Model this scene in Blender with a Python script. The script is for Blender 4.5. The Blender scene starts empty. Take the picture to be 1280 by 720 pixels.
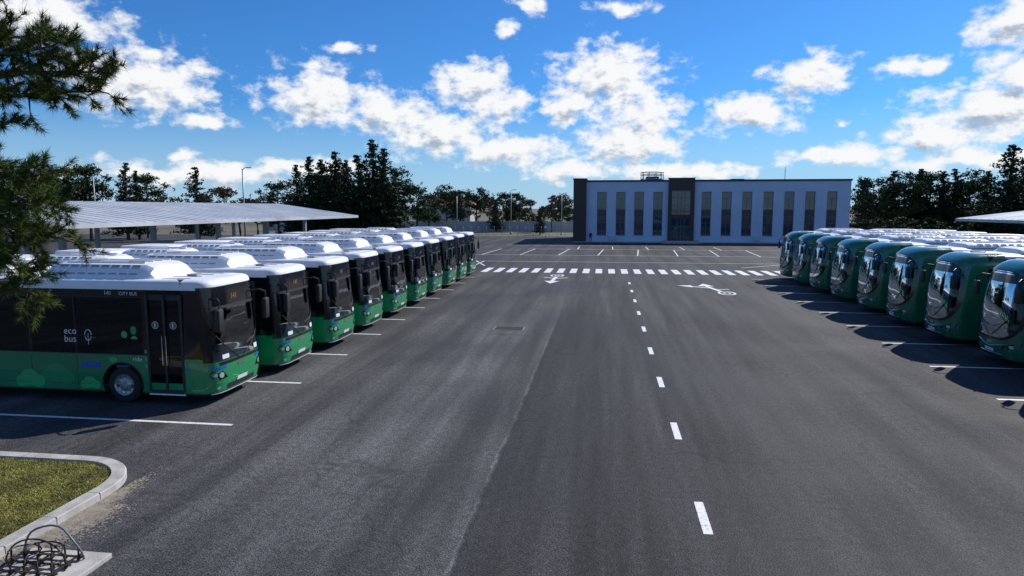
import bpy, math, random
import numpy as np
from mathutils import Vector, Matrix
R=random.Random(7)
scene=bpy.context.scene
col=scene.collection
rad=math.radians

# ------------------------------------------------------------ materials
def newmat(name):
    m=bpy.data.materials.new(name); m.use_nodes=True
    nt=m.node_tree; b=nt.nodes['Principled BSDF']
    return m,nt,b
def mat(name,c,rough=.5,metal=0,coat=0,var=0,vscale=3,bump=0,bscale=40,spec=.5):
    m,nt,b=newmat(name)
    b.inputs['Base Color'].default_value=(*c,1)
    b.inputs['Roughness'].default_value=rough
    b.inputs['Metallic'].default_value=metal
    b.inputs['Coat Weight'].default_value=coat
    b.inputs['Specular IOR Level'].default_value=spec
    if var or bump:
        tc=nt.nodes.new('ShaderNodeTexCoord')
    if var:
        n=nt.nodes.new('ShaderNodeTexNoise'); n.inputs['Scale'].default_value=vscale; n.inputs['Detail'].default_value=5
        nt.links.new(tc.outputs['Object'],n.inputs['Vector'])
        r=nt.nodes.new('ShaderNodeMapRange'); r.inputs['From Min'].default_value=.3; r.inputs['From Max'].default_value=.7
        r.inputs['To Min'].default_value=1-var; r.inputs['To Max'].default_value=1+var
        nt.links.new(n.outputs['Fac'],r.inputs['Value'])
        mx=nt.nodes.new('ShaderNodeVectorMath'); mx.operation='SCALE'
        mx.inputs[0].default_value=c
        nt.links.new(r.outputs['Result'],mx.inputs['Scale'])
        nt.links.new(mx.outputs['Vector'],b.inputs['Base Color'])
        r2=nt.nodes.new('ShaderNodeMapRange'); r2.inputs['From Min'].default_value=.3; r2.inputs['From Max'].default_value=.7
        r2.inputs['To Min'].default_value=max(rough-.08,0.02); r2.inputs['To Max'].default_value=min(rough+.12,1)
        nt.links.new(n.outputs['Fac'],r2.inputs['Value']); nt.links.new(r2.outputs['Result'],b.inputs['Roughness'])
    if bump:
        n2=nt.nodes.new('ShaderNodeTexNoise'); n2.inputs['Scale'].default_value=bscale; n2.inputs['Detail'].default_value=4
        nt.links.new(tc.outputs['Object'],n2.inputs['Vector'])
        bp=nt.nodes.new('ShaderNodeBump'); bp.inputs['Strength'].default_value=bump; bp.inputs['Distance'].default_value=.02
        nt.links.new(n2.outputs['Fac'],bp.inputs['Height']); nt.links.new(bp.outputs['Normal'],b.inputs['Normal'])
    return m
def glassmat(name,tint,gloss=.12,rough=.02,gcol=(.9,.95,1)):
    m=bpy.data.materials.new(name); m.use_nodes=True; nt=m.node_tree
    for n in list(nt.nodes): nt.nodes.remove(n)
    o=nt.nodes.new('ShaderNodeOutputMaterial'); mx=nt.nodes.new('ShaderNodeMixShader')
    t=nt.nodes.new('ShaderNodeBsdfTransparent'); t.inputs['Color'].default_value=(*tint,1)
    g=nt.nodes.new('ShaderNodeBsdfGlossy'); g.inputs['Roughness'].default_value=rough; g.inputs['Color'].default_value=(*gcol,1)
    f=nt.nodes.new('ShaderNodeFresnel'); f.inputs['IOR'].default_value=1.5
    a=nt.nodes.new('ShaderNodeMath'); a.operation='MULTIPLY_ADD'; a.inputs[1].default_value=1.0; a.inputs[2].default_value=gloss
    nt.links.new(f.outputs[0],a.inputs[0]); nt.links.new(a.outputs[0],mx.inputs[0])
    nt.links.new(t.outputs[0],mx.inputs[1]); nt.links.new(g.outputs[0],mx.inputs[2]); nt.links.new(mx.outputs[0],o.inputs[0])
    return m

# ------------------------------------------------------------ mesh builder
class MB:
    def __init__(s): s.v=[];s.f=[];s.m=[];s.s=[]
    def face(s,idx,m,sm=False): s.f.append(tuple(idx)); s.m.append(m); s.s.append(sm)
    def add(s,vs,fs,m,sm=False,M=None):
        o=len(s.v)
        for p in vs:
            p=Vector(p)
            s.v.append(tuple(M@p) if M else tuple(p))
        for f in fs: s.face([i+o for i in f],m,sm)
    def box(s,x0,x1,y0,y1,z0,z1,m,M=None):
        vs=[(x0,y0,z0),(x1,y0,z0),(x1,y1,z0),(x0,y1,z0),(x0,y0,z1),(x1,y0,z1),(x1,y1,z1),(x0,y1,z1)]
        fs=[(3,2,1,0),(4,5,6,7),(0,1,5,4),(1,2,6,5),(2,3,7,6),(3,0,4,7)]
        s.add(vs,fs,m,False,M)
    def bbox(s,x0,x1,y0,y1,z0,z1,b,m,M=None):
        def ring(z,i):
            a0,a1,c0,c1=x0+i,x1-i,y0+i,y1-i
            return [(a0+b,c0,z),(a1-b,c0,z),(a1,c0+b,z),(a1,c1-b,z),(a1-b,c1,z),(a0+b,c1,z),(a0,c1-b,z),(a0,c0+b,z)]
        rs=[ring(z0,b*.6),ring(z0+b,0),ring(z1-b,0),ring(z1-b*.35,b*.3),ring(z1,b)]
        s.loft(rs,m,True,True,M=M)
    def loft(s,rings,m,cap0=False,cap1=False,sm=False,M=None,closed=True):
        o=len(s.v); n=len(rings[0])
        for r in rings:
            for p in r:
                p=Vector(p); s.v.append(tuple(M@p) if M else tuple(p))
        for i in range(len(rings)-1):
            for j in range(n if closed else n-1):
                k=(j+1)%n
                s.face([o+i*n+j,o+i*n+k,o+(i+1)*n+k,o+(i+1)*n+j],m,sm)
        if cap0: s.face([o+j for j in reversed(range(n))],m)
        if cap1: s.face([o+(len(rings)-1)*n+j for j in range(n)],m)
    def tube(s,pts,r,m,n=8,cap=True,sm=True,M=None):
        pts=[Vector(p) for p in pts]; rings=[]
        up=Vector((0,0,1))
        for i,p in enumerate(pts):
            d=(pts[min(i+1,len(pts)-1)]-pts[max(i-1,0)]).normalized()
            a=d.cross(up)
            if a.length<.05: a=d.cross(Vector((1,0,0)))
            a.normalize(); b=d.cross(a); b.normalize()
            rr=r[i] if isinstance(r,(list,tuple)) else r
            rings.append([p+a*math.cos(t*2*math.pi/n)*rr+b*math.sin(t*2*math.pi/n)*rr for t in range(n)])
        s.loft(rings,m,cap,cap,sm,M)
    def cyl(s,c,axis,r,h,m,n=24,sm=True,r2=None):
        c=Vector(c);a=Vector(axis).normalized()
        s.tube([c-a*h/2,c+a*h/2],[r,r if r2 is None else r2],m,n,True,sm)
    def disc(s,c,ax,ay,rx,ry,m,n=24):
        c=Vector(c);ax=Vector(ax);ay=Vector(ay)
        s.add([c+ax*math.cos(t*2*math.pi/n)*rx+ay*math.sin(t*2*math.pi/n)*ry for t in range(n)],[list(range(n))],m)
    def mesh(s,name,mats,sharp=None):
        me=bpy.data.meshes.new(name); me.from_pydata([tuple(v) for v in s.v],[],s.f)
        for m in mats: me.materials.append(m)
        me.polygons.foreach_set('material_index',s.m); me.polygons.foreach_set('use_smooth',s.s)
        me.update()
        if sharp: me.set_sharp_from_angle(angle=rad(sharp))
        return me
    def obj(s,name,mats,parent=None,loc=(0,0,0),rot=(0,0,0)):
        return link(name,s.mesh(name,mats),parent,loc,rot)
    def addmesh(s,me,M=None):
        o=len(s.v)
        for v in me.vertices: s.v.append(tuple((M@v.co) if M else v.co))
        for p in me.polygons: s.face([i+o for i in p.vertices],p.material_index,p.use_smooth)
def link(name,me,parent=None,loc=(0,0,0),rot=(0,0,0)):
    o=bpy.data.objects.new(name,me); col.objects.link(o); o.location=loc; o.rotation_euler=rot
    if parent: o.parent=parent
    return o
def empty(name,loc=(0,0,0)):
    o=bpy.data.objects.new(name,None); col.objects.link(o); o.location=loc; return o

# ------------------------------------------------------------ camera
cam=bpy.data.cameras.new('camera'); cam.lens=24; cam.sensor_width=36; cam.clip_end=5000; cam.clip_start=.05
co=link('camera',cam,None,(0,0,5.3),(rad(90-6.69),0,rad(7.76))); scene.camera=co

# ------------------------------------------------------------ light
sunv=Vector((.85,.95,1.0)).normalized()
el=math.asin(sunv.z); az=math.atan2(sunv.x,sunv.y)
sd=bpy.data.lights.new('sun','SUN'); sd.energy=5.0; sd.angle=rad(.5); sd.color=(1,.95,.88)
so=link('sun',sd); so.rotation_euler=sunv.to_track_quat('Z','Y').to_euler()

w=bpy.data.worlds.new('World'); scene.world=w; w.use_nodes=True
try:
    w.cycles.sampling_method='MANUAL'; w.cycles.sample_map_resolution=256
except Exception as ex: print(ex)
nt=w.node_tree; N=nt.nodes; L=nt.links
for n in list(N): N.remove(n)
out=N.new('ShaderNodeOutputWorld'); bg=N.new('ShaderNodeBackground'); bg.inputs[1].default_value=.095
L.new(bg.outputs[0],out.inputs[0])
sky=N.new('ShaderNodeTexSky'); sky.sky_type='NISHITA'; sky.sun_disc=False; sky.sun_elevation=el; sky.sun_rotation=az
sky.air_density=1.0; sky.dust_density=.3; sky.ozone_density=3.0; sky.altitude=50
clouds=[(-35.6,9.1,5.2,2.4),(-41.3,12.6,4.6,1.7),(-31.6,6.4,2.0,.7),(-32.8,4.2,1.3,.5),
(-23.2,8.8,3.9,2.4),(-18.0,7.5,4.4,2.0),(-13.4,6.0,5.0,1.8),(-7.9,4.7,5.4,1.4),(-11.0,9.9,3.2,2.0),(-8.8,8.6,2.8,1.4),
(.2,10.4,4.6,2.5),(2.8,7.6,3.2,2.9),(-2.6,8.4,2.8,1.6),(1.6,5.2,4.8,1.8),(11.0,7.3,3.6,1.5),(15.1,9.7,2.6,1.5),(21.6,9.7,2.0,.7),
(27.8,11.8,2.8,1.5),(26.8,6.6,4.6,2.3),(29,8.6,3.4,1.9),(23.1,5.2,3.6,1.2),(18.0,4.0,4.6,.8),(-8.1,14.2,1.1,.7),(-6.4,15.8,1.3,.6),
(.8,15.5,2.4,.5),(-21.3,12.4,2.0,.4),(-32.3,2.6,7,1.0),(6.0,2.9,6.5,.7),(17.9,6.4,.5,.35),(-24,3.0,5,.7),(27,3.4,6,1.0),(-3,3.0,4,.8)]
g=bpy.data.node_groups.new('cloud_density','ShaderNodeTree')
g.interface.new_socket('P',in_out='INPUT',socket_type='NodeSocketVector')
g.interface.new_socket('D',in_out='OUTPUT',socket_type='NodeSocketFloat')
gi=g.nodes.new('NodeGroupInput'); go=g.nodes.new('NodeGroupOutput')
GN=g.nodes; GL=g.links
def gm(op,a,b=None,c=None):
    n=GN.new('ShaderNodeMath'); n.operation=op
    for i,x in enumerate((a,b,c)):
        if x is None: continue
        if isinstance(x,(int,float)): n.inputs[i].default_value=x
        else: GL.new(x,n.inputs[i])
    return n.outputs[0]
def gv(op,a,b=None,c=None,out=0):
    n=GN.new('ShaderNodeVectorMath'); n.operation=op
    for i,x in enumerate((a,b,c)):
        if x is None: continue
        if isinstance(x,tuple): n.inputs[i].default_value=x
        else: GL.new(x,n.inputs[i])
    return n.outputs[out]
P=gi.outputs[0]
wn=GN.new('ShaderNodeTexNoise'); wn.inputs['Scale'].default_value=.32; wn.inputs['Detail'].default_value=2
GL.new(P,wn.inputs['Vector'])
wv=gv('SUBTRACT',wn.outputs['Color'],(.5,.5,.5)); wv=gv('MULTIPLY',wv,(4.2,2.0,0))
Pw=gv('ADD',P,wv)
cur=None
for (a0,e0,rx,ry) in clouds:
    q=gv('MULTIPLY_ADD',Pw,(1/rx,1/ry,0),(-a0/rx,-e0/ry,0))
    l=gv('DOT_PRODUCT',q,q,out=1)
    if cur is None: cur=l
    else:
        n=GN.new('ShaderNodeMath'); n.operation='MINIMUM'
        GL.new(cur,n.inputs[0]); GL.new(l,n.inputs[1]); cur=n.outputs[0]
cur=gm('SQRT',cur)
base=gm('SUBTRACT',1.0,cur); base=gm('MAXIMUM',base,-1.2)
fn=GN.new('ShaderNodeTexNoise'); fn.inputs['Scale'].default_value=.62; fn.inputs['Detail'].default_value=6; fn.inputs['Roughness'].default_value=.60
st=gv('MULTIPLY',P,(1,1.5,1)); GL.new(st,fn.inputs['Vector'])
f=gm('SUBTRACT',fn.outputs['Fac'],.5); 
d=gm('MULTIPLY_ADD',f,2.8,base)
sx=GN.new('ShaderNodeSeparateXYZ'); GL.new(P,sx.inputs[0])
aa=gm('ABSOLUTE',gm('ADD',sx.outputs[0],6.0))
mr=GN.new('ShaderNodeMapRange'); mr.inputs['From Min'].default_value=38; mr.inputs['From Max'].default_value=48; GL.new(aa,mr.inputs['Value'])
bn=GN.new('ShaderNodeTexNoise'); bn.inputs['Scale'].default_value=.07; bn.inputs['Detail'].default_value=4
GL.new(st,bn.inputs['Vector'])
b2=gm('MULTIPLY_ADD',bn.outputs['Fac'],4.5,-2.75)
b2=gm('MULTIPLY',b2,mr.outputs[0]); b2=gm('SUBTRACT',b2,gm('SUBTRACT',1.0,mr.outputs[0]))
d=gm('MAXIMUM',d,b2)
GL.new(d,go.inputs[0])
def wm(op,a,b=None,c=None):
    n=N.new('ShaderNodeMath'); n.operation=op
    for i,x in enumerate((a,b,c)):
        if x is None: continue
        if isinstance(x,(int,float)): n.inputs[i].default_value=x
        else: L.new(x,n.inputs[i])
    return n.outputs[0]
tc=N.new('ShaderNodeTexCoord'); sp=N.new('ShaderNodeSeparateXYZ'); L.new(tc.outputs['Generated'],sp.inputs[0])
azn=wm('MULTIPLY',wm('ARCTAN2',sp.outputs[0],sp.outputs[1]),57.2958)
eln=wm('MULTIPLY',wm('ARCSINE',sp.outputs[2]),57.2958)
cb=N.new('ShaderNodeCombineXYZ'); L.new(azn,cb.inputs[0]); L.new(eln,cb.inputs[1])
ad=N.new('ShaderNodeVectorMath'); ad.operation='ADD'; ad.inputs[1].default_value=(.55,.9,0); L.new(cb.outputs[0],ad.inputs[0])
g1=N.new('ShaderNodeGroup'); g1.node_tree=g; L.new(cb.outputs[0],g1.inputs[0])
g2=N.new('ShaderNodeGroup'); g2.node_tree=g; L.new(ad.outputs[0],g2.inputs[0])
def mrange(v,a,b,c=0,d=1,smooth=True):
    n=N.new('ShaderNodeMapRange'); n.interpolation_type='SMOOTHSTEP' if smooth else 'LINEAR'
    n.inputs['From Min'].default_value=a;n.inputs['From Max'].default_value=b;n.inputs['To Min'].default_value=c;n.inputs['To Max'].default_value=d
    L.new(v,n.inputs['Value']); return n.outputs[0]
cover=mrange(g1.outputs[0],-.28,.62)
above=mrange(eln,.2,2.2); cover=wm('MULTIPLY',cover,above)
lit=wm('SUBTRACT',g1.outputs[0],g2.outputs[0])
litf=mrange(lit,-.55,.35)
thick=mrange(g2.outputs[0],.2,1.3)
shade=wm('MULTIPLY',wm('SUBTRACT',1.0,litf),thick)
cr=N.new('ShaderNodeMixRGB'); cr.inputs[1].default_value=(9.9,10.0,10.1,1); cr.inputs[2].default_value=(4.1,4.9,6.1,1); L.new(shade,cr.inputs[0])
tint=N.new('ShaderNodeMixRGB'); tint.blend_type='MULTIPLY'; tint.inputs[0].default_value=1; tint.inputs[2].default_value=(.30,.74,1.26,1); L.new(sky.outputs[0],tint.inputs[1])
hz=N.new('ShaderNodeMixRGB'); hz.inputs[2].default_value=(4.9,6.9,8.9,1); L.new(mrange(eln,-.5,8.0,.85,0,False),hz.inputs[0]); L.new(tint.outputs[0],hz.inputs[1])
mc=N.new('ShaderNodeMixRGB'); L.new(cover,mc.inputs[0]); L.new(hz.outputs[0],mc.inputs[1]); L.new(cr.outputs[0],mc.inputs[2])
L.new(mc.outputs[0],bg.inputs[0])

# ------------------------------------------------------------ ground
def asphalt():
    m,nt,b=newmat('asphalt'); n=nt.nodes; l=nt.links
    tc=n.new('ShaderNodeTexCoord')
    def noise(scale,det=4,vec=None,rough=.5):
        k=n.new('ShaderNodeTexNoise'); k.inputs['Scale'].default_value=scale; k.inputs['Detail'].default_value=det; k.inputs['Roughness'].default_value=rough
        l.new(vec or tc.outputs['Object'],k.inputs['Vector']); return k.outputs['Fac']
    def M(op,a,b_=None,c=None):
        k=n.new('ShaderNodeMath'); k.operation=op
        for i,x in enumerate((a,b_,c)):
            if x is None: continue
            if isinstance(x,(int,float)): k.inputs[i].default_value=x
            else: l.new(x,k.inputs[i])
        return k.outputs[0]
    def mr(v,a,b_,c,d):
        k=n.new('ShaderNodeMapRange'); k.interpolation_type='SMOOTHSTEP'
        for nm,x in zip(('From Min','From Max','To Min','To Max'),(a,b_,c,d)): k.inputs[nm].default_value=x
        l.new(v,k.inputs['Value']); return k.outputs[0]
    mp=n.new('ShaderNodeMapping'); mp.inputs['Scale'].default_value=(1,.045,1); l.new(tc.outputs['Object'],mp.inputs['Vector'])
    sp=n.new('ShaderNodeSeparateXYZ'); l.new(tc.outputs['Object'],sp.inputs[0])
    streak=noise(.9,4,mp.outputs[0]); streak2=noise(3.5,3,mp.outputs[0])
    patch=noise(.18,4); grain=noise(38,2,None,.75); med=noise(7,5,None,.75)
    v=mr(streak,.3,.7,.66,1.38)
    v=M('MULTIPLY',v,mr(streak2,.3,.7,.86,1.14))
    v=M('MULTIPLY',v,mr(patch,.3,.7,.70,1.30))
    v=M('MULTIPLY',v,mr(med,.3,.7,.66,1.38))
    v=M('MULTIPLY',v,mr(grain,.34,.70,.25,2.5))
    wob=M('MULTIPLY_ADD',noise(.5,4,mp.outputs[0]),.5,-.25)
    wob=M('ADD',wob,M('MULTIPLY_ADD',noise(2.5,4),.16,-.08))
    xs=M('ADD',M('ADD',sp.outputs[0],2.15),wob)
    side=mr(xs,-.04,.04,1.36,.60)
    side=M('MULTIPLY',side,mr(xs,.2,4.5,1.0,1.42))
    far=mr(sp.outputs[1],28,40,0,1)
    side=M('ADD',M('MULTIPLY',side,M('SUBTRACT',1.0,far)),far)
    v=M('MULTIPLY',v,side)
    seam=M('MULTIPLY',mr(M('ABSOLUTE',xs),.015,.08,1,0),M('SUBTRACT',1.0,far))
    seam=M('MULTIPLY',seam,mr(noise(1.2,4),.35,.6,.25,1))
    tr=mr(M('ABSOLUTE',M('ADD',M('ADD',sp.outputs[0],4.6),M('MULTIPLY',wob,1.5))),.2,1.6,1.22,1.0)
    v=M('MULTIPLY',v,tr)
    v=M('MULTIPLY',v,M('MULTIPLY_ADD',seam,1.0,1.0))
    mp2=n.new('ShaderNodeMapping'); mp2.inputs['Scale'].default_value=(.10,1.3,1); mp2.inputs['Rotation'].default_value=(0,0,.5); l.new(tc.outputs['Object'],mp2.inputs['Vector'])
    sc2=noise(1.6,3,mp2.outputs[0],.6)
    v=M('MULTIPLY',v,mr(sc2,.60,.74,1.0,.78))
    ck=n.new('ShaderNodeTexVoronoi'); ck.feature='DISTANCE_TO_EDGE'; ck.inputs['Scale'].default_value=.11
    dv=n.new('ShaderNodeVectorMath'); dv.operation='MULTIPLY_ADD'; nn=n.new('ShaderNodeTexNoise'); nn.inputs['Scale'].default_value=.6; l.new(tc.outputs['Object'],nn.inputs['Vector'])
    l.new(nn.outputs['Color'],dv.inputs[0]); dv.inputs[1].default_value=(2.5,2.5,0); l.new(tc.outputs['Object'],dv.inputs[2]); l.new(dv.outputs[0],ck.inputs['Vector'])
    v=M('MULTIPLY',v,mr(ck.outputs['Distance'],.0,.006,.72,1.0))
    vo=n.new('ShaderNodeTexVoronoi'); vo.inputs['Scale'].default_value=1.1; l.new(tc.outputs['Object'],vo.inputs['Vector'])
    spot=M('MULTIPLY',mr(vo.outputs['Distance'],.02,.06,1,0),.8)
    v=M('ADD',v,spot)
    sc=n.new('ShaderNodeVectorMath'); sc.operation='SCALE'; sc.inputs[0].default_value=(.0395,.0385,.0390); l.new(v,sc.inputs['Scale'])
    l.new(sc.outputs[0],b.inputs['Base Color'])
    l.new(mr(patch,.3,.7,.68,.90),b.inputs['Roughness'])
    b.inputs['Specular IOR Level'].default_value=.28
    bp=n.new('ShaderNodeBump'); bp.inputs['Strength'].default_value=.9; bp.inputs['Distance'].default_value=.016
    hh=M('MULTIPLY_ADD',noise(28,2,None,.7),1.0,M('MULTIPLY',grain,.8)); l.new(hh,bp.inputs['Height']); l.new(bp.outputs[0],b.inputs['Normal'])
    return m
def sheet(name,x0,x1,y0,y1,z,m):
    k=MB(); k.add([(x0,y0,z),(x1,y0,z),(x1,y1,z),(x0,y1,z)],[(0,1,2,3)],0); return k.obj(name,[m])
m_earth=mat('dry_earth',(.12,.11,.07),.95,var=.35,vscale=.05,bump=.3,bscale=2)
sheet('ground',-3000,3000,-1500,4500,-.05,m_earth)
m_asph=asphalt()
sheet('asphalt_yard',-110,90,-60,128,0,m_asph)

def paintmat():
    m,nt,b=newmat('road_paint'); n=nt.nodes;l=nt.links
    tc=n.new('ShaderNodeTexCoord'); k=n.new('ShaderNodeTexNoise'); k.inputs['Scale'].default_value=14; k.inputs['Detail'].default_value=6; k.inputs['Roughness'].default_value=.7
    l.new(tc.outputs['Object'],k.inputs['Vector'])
    r=n.new('ShaderNodeValToRGB'); r.color_ramp.elements[0].position=.32; r.color_ramp.elements[0].color=(.22,.22,.22,1)
    r.color_ramp.elements[1].position=.48; r.color_ramp.elements[1].color=(.80,.80,.79,1)
    l.new(k.outputs[0],r.inputs[0]); l.new(r.outputs[0],b.inputs['Base Color']); b.inputs['Roughness'].default_value=.6
    return m
m_paint=paintmat()
pz=.004
def quads(name,qs,z=pz,m=m_paint):
    k=MB()
    for q in qs: k.add([(a,b_,z) for a,b_ in q],[list(range(len(q)))],0)
    return k.obj(name,[m])
def rect(x0,x1,y0,y1): return [(x0,y0),(x1,y0),(x1,y1),(x0,y1)]
def seg(x0,y0,x1,y1,w_):
    d=Vector((x1-x0,y1-y0)).normalized(); n=Vector((-d.y,d.x))*w_/2
    return [(x0-n.x,y0-n.y),(x1-n.x,y1-n.y),(x1+n.x,y1+n.y),(x0+n.x,y0+n.y)]
quads('lane_dashes',[rect(1.67,1.83,1.65+4.65*i,2.9+4.65*i) for i in range(11)])
ly=[15.2,19.25,23.3,27.35,31.2,35.15,39.0,43.2,47.3,51.4]
quads('parking_bay_lines',[rect(-23,-9.0-.025*(y-15),y-.06,y+.06) for y in ly]+[rect(10.9,25,y-.06,y+.06) for y in [20.2+4.03*i for i in range(9)]])
quads('crosswalk',[rect(-10.3+1.06*i,-9.75+1.06*i,55.9,59.9) for i in range(25)])
ql=[]
ql.append(seg(-14,67.5,22,67.5,.15)); ql.append(seg(-15.5,77,23,77,.15)); ql.append(seg(-10,88.5,30,88.5,.15)); ql.append(seg(-14,97.5,8,97.5,.15))
for i in range(9): ql.append(seg(-14+4.4*i,77,-13.4+4.4*i,88.3,.13))
for i in range(7): ql.append(seg(-12+5.5*i,62,-12+5.5*i,67.4,.13) if i in(0,6) else seg(-8+4.5*i,88.6,-8+4.5*i,95,.13))
ql.append(seg(12,62.5,27,76,.15)); ql.append(seg(-11,62,-17,80,.15))
quads('yard_lines',ql,z=.005)
def ringq(cx,cy,rx,ry,w_,n=22):
    q=[]
    for i in range(n):
        a,b_=2*math.pi*i/n,2*math.pi*(i+1)/n
        q.append([(cx+rx*math.cos(a),cy+ry*math.sin(a)),(cx+rx*math.cos(b_),cy+ry*math.sin(b_)),
                  (cx+(rx-w_)*math.cos(b_),cy+(ry-w_)*math.sin(b_)),(cx+(rx-w_)*math.cos(a),cy+(ry-w_)*math.sin(a))])
    return q
def arrow(name,cx,cy,sy,mir=1):
    q=[]
    q+=ringq(cx+.7*mir,cy-2.2*sy,.55,.95,.16)
    q+=ringq(cx+.7*mir,cy-2.2*sy,.25,.4,.12)
    q.append(seg(cx+.45*mir,cy-1.3*sy,cx-.05*mir,cy+1.6*sy,.28))
    q.append([(cx-.05*mir-.55,cy+1.5*sy),(cx-.05*mir+.55,cy+1.5*sy),(cx-.05*mir,cy+3.1*sy)])
    q.append(seg(cx+.1*mir,cy+.4*sy,cx-1.1*mir,cy+1.3*sy,.26))
    q.append([(cx-1.0*mir,cy+.7*sy),(cx-1.0*mir,cy+2.0*sy),(cx-1.95*mir,cy+1.7*sy)])
    q.append(seg(cx+.3*mir,cy-.4*sy,cx+1.2*mir,cy-.1*sy,.2))
    k=MB()
    for i,qq in enumerate(q): k.add([(a,b_,pz+.0004*(i%9 if i<44 else i-35)) for a,b_ in qq],[list(range(len(qq)))],0)
    return k.obj(name,[m_paint])
arrow('turn_arrow_marking',6.9,46.0,1)
def arrow2(cx,cy):
    q=ringq(cx,cy+2.6,.55,1.0,.17)+ringq(cx,cy+2.6,.22,.4,.12)
    k=MB()
    q.append(seg(cx,cy+1.5,cx-.1,cy-1.6,.28)); q.append([(cx-.65,cy-1.5),(cx+.45,cy-1.5),(cx-.1,cy-3.2)][::-1]); q.append(seg(cx-.05,cy+.2,cx+.9,cy+.9,.24)); q.append(seg(cx-.05,cy+.4,cx-.9,cy+1.1,.24))
    for i,qq in enumerate(q): k.add([(a,b_,pz+.0004*(i%9 if i<44 else i-35)) for a,b_ in qq],[list(range(len(qq)))],0)
    return k.obj('turn_arrow_marking',[m_paint])
arrow2(-3.7,51.0)
m_iron=mat('cast_iron',(.014,.013,.012),.8,.3,var=.3,vscale=20)
k=MB(); k.box(-4.85,-3.45,29.05,30.05,.002,.012,0); k.box(-4.75,-3.55,29.15,29.95,.012,.016,1)
for i in range(11): k.box(-4.70+.102*i,-4.66+.102*i,29.18,29.92,.016,.026,2)
k.obj('drain_cover',[mat('drain_frame',(.16,.15,.14),.85),m_iron,mat('drain_bar',(.06,.055,.05),.7,.4)])

# ------------------------------------------------------------ grass island + kerb
m_conc=mat('kerb_concrete',(.42,.40,.37),.85,var=.22,vscale=3,bump=.3,bscale=30)
XL=-15.6
def island_outline(off):
    pts=[]; x1=-9.05-off; y1=12.5-off; r=1.5-off; x0=XL+off
    pts.append((x0,2))
    for i in range(14):
        a=math.pi-math.pi/2*i/13; pts.append((x0+r+r*math.cos(a),y1-r+r*math.sin(a)))
    for i in range(14):
        a=math.pi/2*(1-i/13); pts.append((x1-r+r*math.cos(a),y1-r+r*math.sin(a)))
    pts.append((x1,2)); return pts
o0=island_outline(0);o1=island_outline(.02);o2=island_outline(.26);o3=island_outline(.28)
k=MB(); n=len(o0)
rows=[[(x,y,-.02) for x,y in o0],[(x,y,.12) for x,y in o0],[(x,y,.14) for x,y in o1],[(x,y,.14) for x,y in o2],[(x,y,.05) for x,y in o3]]
k.loft(list(rows),0,closed=False)
def kjoint(x,y,dx,dy):
    k.box(min(x,x+dx)-.004,max(x,x+dx)+.004,min(y,y+dy)-.004,max(y,y+dy)+.004,.02,.1425,1)
for i in range(4): kjoint(-11-1.0*i,12.24,0,.262)
for i in range(7): kjoint(-9.31,10.8-1.0*i,.262,0)
k.obj('kerb',[m_conc,mat('kerb_joint',(.14,.13,.12),.9)])
m_soil=mat('lawn_soil',(.16,.14,.04),.95,var=.5,vscale=3,bump=.6,bscale=30)
k=MB(); q=o2; k.add([(x,y,.09) for x,y in q],[list(range(len(q)))[::-1]],0); 
k.obj('lawn_ground',[m_soil])
def grassmat():
    m,nt,b=newmat('grass_blades'); n=nt.nodes;l=nt.links
    ge=n.new('ShaderNodeNewGeometry'); r=n.new('ShaderNodeValToRGB'); e=r.color_ramp.elements
    e[0].color=(.11,.14,.014,1); e[1].color=(.44,.36,.11,1); e[1].position=1
    e2=r.color_ramp.elements.new(.5); e2.color=(.26,.26,.035,1)
    l.new(ge.outputs['Random Per Island'],r.inputs[0])
    tc=n.new('ShaderNodeTexCoord'); k_=n.new('ShaderNodeTexNoise'); k_.inputs['Scale'].default_value=1.6; k_.inputs['Detail'].default_value=4
    l.new(tc.outputs['Object'],k_.inputs['Vector']); mr_=n.new('ShaderNodeMapRange'); mr_.inputs[1].default_value=.35; mr_.inputs[2].default_value=.65; mr_.inputs[3].default_value=.55; mr_.inputs[4].default_value=1.25
    l.new(k_.outputs[0],mr_.inputs[0]); s_=n.new('ShaderNodeVectorMath'); s_.operation='SCALE'; l.new(r.outputs[0],s_.inputs[0]); l.new(mr_.outputs[0],s_.inputs['Scale'])
    l.new(s_.outputs[0],b.inputs['Base Color']); b.inputs['Roughness'].default_value=.6
    return m
rng=np.random.default_rng(3)
def grass(name,n,x0,x1,y0,y1,inside):
    px=rng.uniform(x0,x1,n);py=rng.uniform(y0,y1,n)
    ok=inside(px,py); px=px[ok];py=py[ok]; n=len(px)
    a=rng.uniform(0,6.28,n);h=rng.uniform(.02,.055,n);lx=rng.normal(0,.03,n);ly_=rng.normal(0,.03,n);wd=.006
    v=np.zeros((n,3,3)); v[:,0]=np.c_[px-np.cos(a)*wd,py-np.sin(a)*wd,np.full(n,.088)];v[:,1]=np.c_[px+np.cos(a)*wd,py+np.sin(a)*wd,np.full(n,.088)]
    v[:,2]=np.c_[px+lx,py+ly_,.088+h]
    me=bpy.data.meshes.new(name); me.from_pydata(v.reshape(-1,3).tolist(),[],np.arange(n*3).reshape(-1,3).tolist()); me.materials.append(grassmat()); return link(name,me)
def ins(px,py):
    r=1.22;cx=-9.33-r;cy=12.22-r; cx2=XL+.28+r
    return ~((px>cx)&(py>cy)&((px-cx)**2+(py-cy)**2>r*r)) & ~((px<cx2)&(py>cy)&((px-cx2)**2+(py-cy)**2>r*r))
grass('grass',150000,XL+.3,-9.34,7.0,12.2,ins)

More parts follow.
